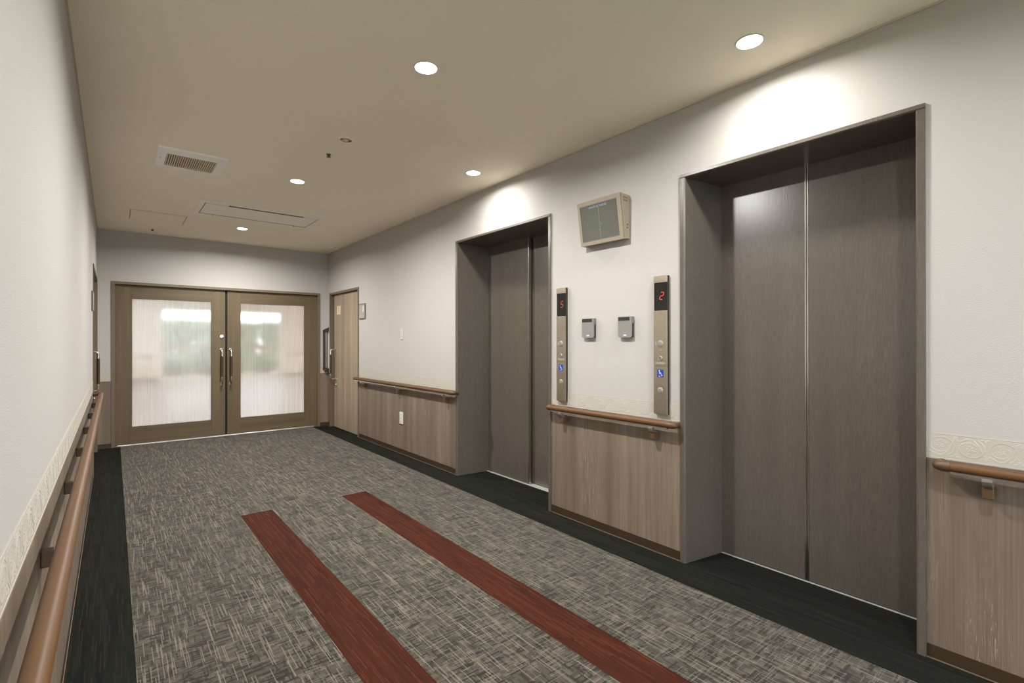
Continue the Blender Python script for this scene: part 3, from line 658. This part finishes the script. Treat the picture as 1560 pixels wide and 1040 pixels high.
# access hatch
r = thing('access_hatch', (.375, 6.487, HC), label='flush ceiling access hatch near the double door', category='hatch')
bm = B()
for q in ((.134, .139, 6.250, 6.725), (.609, .614, 6.250, 6.725), (.139, .609, 6.250, 6.252), (.139, .609, 6.723, 6.725)): box(bm, q[0], q[1], q[2], q[3], HC-.0012, HC)
obj('frame', bm, 'ventbk', r); obj('panel', bbox(.139, .609, 6.252, 6.723, HC-.002, HC), 'ceil', r)
# emergency lamp, sprinklers, detector
x, y = 1.196, 3.229
r = thing('emergency_light', (x, y, HC), label='small clear recessed emergency lamp in the ceiling', category='emergency light')
obj('trim_ring', lathe(B(), (x, y), [(.054, HC), (.054, HC-.003), (.050, HC-.004), (.038, HC-.0025), (.038, HC)], 32), 'warmw', r, smooth=True)
obj('reflector', lathe(B(), (x, y), [(.0001, HC-.0003), (.038, HC-.0003), (.038, HC-.0025), (.016, HC-.0012), (.0001, HC-.0012)], 28), 'clear', r, smooth=True)
obj('bulb', cyl(B(), (x, y), 'Z', .009, .005, HC-.001, HC-.009, 14), 'white', r, smooth=True)
for dx in (-.027, .027): obj('bulb_clip', bbox(x+dx-.007, x+dx+.007, y-.010, y+.010, HC-.004, HC-.001, .001), 'ventbk', r)
def sprinkler(x, y, label):
    r = thing('sprinkler', (x, y, HC), label=label, category='sprinkler', group='ceiling sprinklers')
    obj('escutcheon', lathe(B(), (x, y), [(.034, HC), (.032, HC-.003), (.016, HC-.005), (.016, HC)], 24), 'warmw', r, smooth=True)
    bm = cyl(B(), (x, y), 'Z', .016, .012, HC-.001, HC-.014, 14); cyl(bm, (x, y), 'Z', .005, .005, HC-.014, HC-.022, 8); obj('head', bm, 'ventbk', r)
    obj('deflector', cyl(B(), (x, y), 'Z', .014, .014, HC-.022, HC-.024, 14), 'ventbk', r)
sprinkler(1.188, 3.542, 'small sprinkler head next to the emergency lamp'); sprinkler(.361, 7.189, 'small sprinkler head by the access hatch')
x, y = 2.387, 6.971
r = thing('smoke_detector', (x, y, HC), label='small ivory smoke detector in the ceiling corner over the slit-pane door', category='smoke detector')
obj('base', cyl(B(), (x, y), 'Z', .048, .046, HC, HC-.010, 28), 'warmw', r, smooth=True); obj('cap', cyl(B(), (x, y), 'Z', .034, .024, HC-.010, HC-.020, 28), 'warmw', r, smooth=True)

# ------------------------------------------------------------------ hall behind the double door
HY0, HY1, HX0, HX1, HH = YF+.2, 19.5, -1.6, 7.6, 2.62
hf = obj('floor_hall', bbox(HX0, HX1, HY0, HY1+.3, -.15, -.001), 'hfloor', kind=ST)
obj('ceiling_hall', bbox(HX0, HX1, HY0, HY1+.3, HH, HH+.1), 'hceil', kind=ST)
obj('wall_hall_left', bbox(HX0-.15, HX0, HY0, HY1+.3, -.001, HH), 'hwall', kind=ST); obj('wall_hall_right', bbox(HX1, HX1+.15, HY0, HY1+.3, -.001, HH), 'hwall', kind=ST)
bm = B(); box(bm, HX0, XL-.5, HY0-.15, HY0, -.001, HH); box(bm, 3.1, HX1, HY0-.15, HY0, -.001, HH); obj('wall_hall_near', bm, 'hwall', kind=ST)
wx0, wx1, wz0, wz1 = 1.2, 4.85, .08, 2.36
bm = B(); box(bm, HX0, wx0, HY1, HY1+.2, -.001, HH); box(bm, wx1, HX1, HY1, HY1+.2, -.001, HH); box(bm, wx0, wx1, HY1, HY1+.2, wz1, HH); box(bm, wx0, wx1, HY1, HY1+.2, -.001, wz0)
obj('wall_hall_far', bm, 'hwall', kind=ST)
w1 = thing('window_1', ((wx0+wx1)/2, HY1, wz0), kind=ST)
bm = B()
for q in ((wx0, wx0+.06, wz0, wz1), (wx1-.06, wx1, wz0, wz1)): box(bm, q[0], q[1], HY1+.04, HY1+.12, q[2], q[3])
for z in (wz0, wz1-.06): box(bm, wx0+.06, wx1-.06, HY1+.04, HY1+.12, z, z+.06)
obj('window_frame', bm, 'white', w1)
for i in range(1, 2): xx = wx0+(wx1-wx0)*i/2; obj('mullion', bbox(xx-.03, xx+.03, HY1+.05, HY1+.11, wz0+.06, wz1-.06), 'white', w1)
for i in range(2): xa = wx0+.06+(wx1-wx0-.12)*i/2; xb2 = wx0+.06+(wx1-wx0-.12)*(i+1)/2; obj('pane', bbox(xa, xb2, HY1+.075, HY1+.083, wz0+.06, wz1-.06), 'pane', w1)
obj('window_rail', bbox(wx0, wx1, HY1+.0, HY1+.04, 1.02, 1.16), 'hrail', w1)
for nm, x0, x1 in (('baseboard_hall_left', HX0, wx0), ('baseboard_hall_right', wx1, HX1)): obj(nm, bbox(x0, x1, HY1-.012, HY1, 0, .12), 'hbase', kind=ST)
for x0, x1, lb in ((HX0+.1, wx0-.1, 'wooden wall rail left of the hall window'), (wx1+.15, HX1-.1, 'wooden wall rail right of the hall window')):
    lb = lb.replace('left of', 'seen through the pane with the lock, beside').replace('right of', 'seen through the pane without a lock, beside')
    hr = thing('hall_handrail', ((x0+x1)/2, HY1, .78), label=lb, category='handrail', group='hall wall rails')
    obj('rail', tube(B(), [(x0, HY1-.07, .82), (x1, HY1-.07, .82)], .022, 12), 'hrail', hr, smooth=True)
    nb = 4
    for i in range(nb): xx = x0+.2+(x1-x0-.4)*i/(nb-1); obj('bracket', bbox(xx-.02, xx+.02, HY1-.08, HY1, .76, .80), 'hrail', hr)
n_l = 0
for yy in (9.6, 12.6, 15.6):
    for xx in (.2, 3.0, 5.8):
        hl = thing('hall_light', (xx, yy, HH), label='long white ceiling light in the bright hall behind the glass', category='ceiling light', group='hall ceiling lights')
        obj('housing', bbox(xx-.64, xx+.64, yy-.11, yy+.11, HH-.03, HH), 'white', hl)
        obj('diffuser', bbox(xx-.62, xx+.62, yy-.09, yy+.09, HH-.045, HH-.03, .008), 'hlamp', hl)
# garden
obj('ground', bbox(-14, 24, HY1+.3, 46, -.25, -.15), 'ground', kind=ST)
obj('ground_back', bbox(-14, 24, -24, YB-.15, -.25, -.15), 'ground', kind=ST)
def shrub(x, y, rr, h, label, cat='shrub', grp='garden shrubs outside the hall window', boxy=False):
    t = thing('garden_shrub', (x, y, -.15), label=label, category=cat, group=grp)
    obj('stem', tube(B(), [(x, y, -.15), (x+.03, y, h*.3), (x-.02, y, h*.6)], [.05, .04, .02], 8), 'bark', t)
    bm = B()
    for i in range(1500 if boxy else 900):
        u = random.random()*2*math.pi; v = math.acos(2*random.random()-1); q = random.random()**.4
        c = Vector((x+rr*q*math.sin(v)*math.cos(u), y+rr*.8*q*math.sin(v)*math.sin(u), h*.5+h*.5*q*math.cos(v)))
        if boxy: c = Vector((x+rr*random.uniform(-1, 1), y+rr*.7*random.uniform(-1, 1), h*(1-random.random()**1.6)))
        a = Vector((random.gauss(0, 1), random.gauss(0, 1), random.gauss(0, 1))).normalized(); b = a.orthogonal().normalized(); s = random.uniform(.07, .16)*(.6+rr*.6)
        vs = [bm.verts.new(c+w_) for w_ in (a*s, b*s*.5, -a*s, -b*s*.5)]; bm.faces.new(vs)
    obj('foliage', bm, 'leaf', t, kind='stuff')
for i in range(8): shrub(-.4+i*1.02, 21.4, .42, (1.0, 1.3, .9, 1.2, 1.4, .95, 1.25, 1.1)[i], 'low leafy shrub beyond the hall window')
for i in range(6): shrub(-1.4+i*1.85, 24.4, .84, (2.1, 2.0, 2.12, 2.05, 2.1, 2.0)[i], 'tall leafy bush behind the low garden shrubs', 'bush', 'tall garden bushes', True)
for i in range(5): shrub(-1.2+i*2.9, 28.6, 1.30, (2.25, 2.3, 2.2, 2.3, 2.25)[i], 'wide leafy bush behind the tall garden bushes', 'bush', 'wide garden bushes', True)
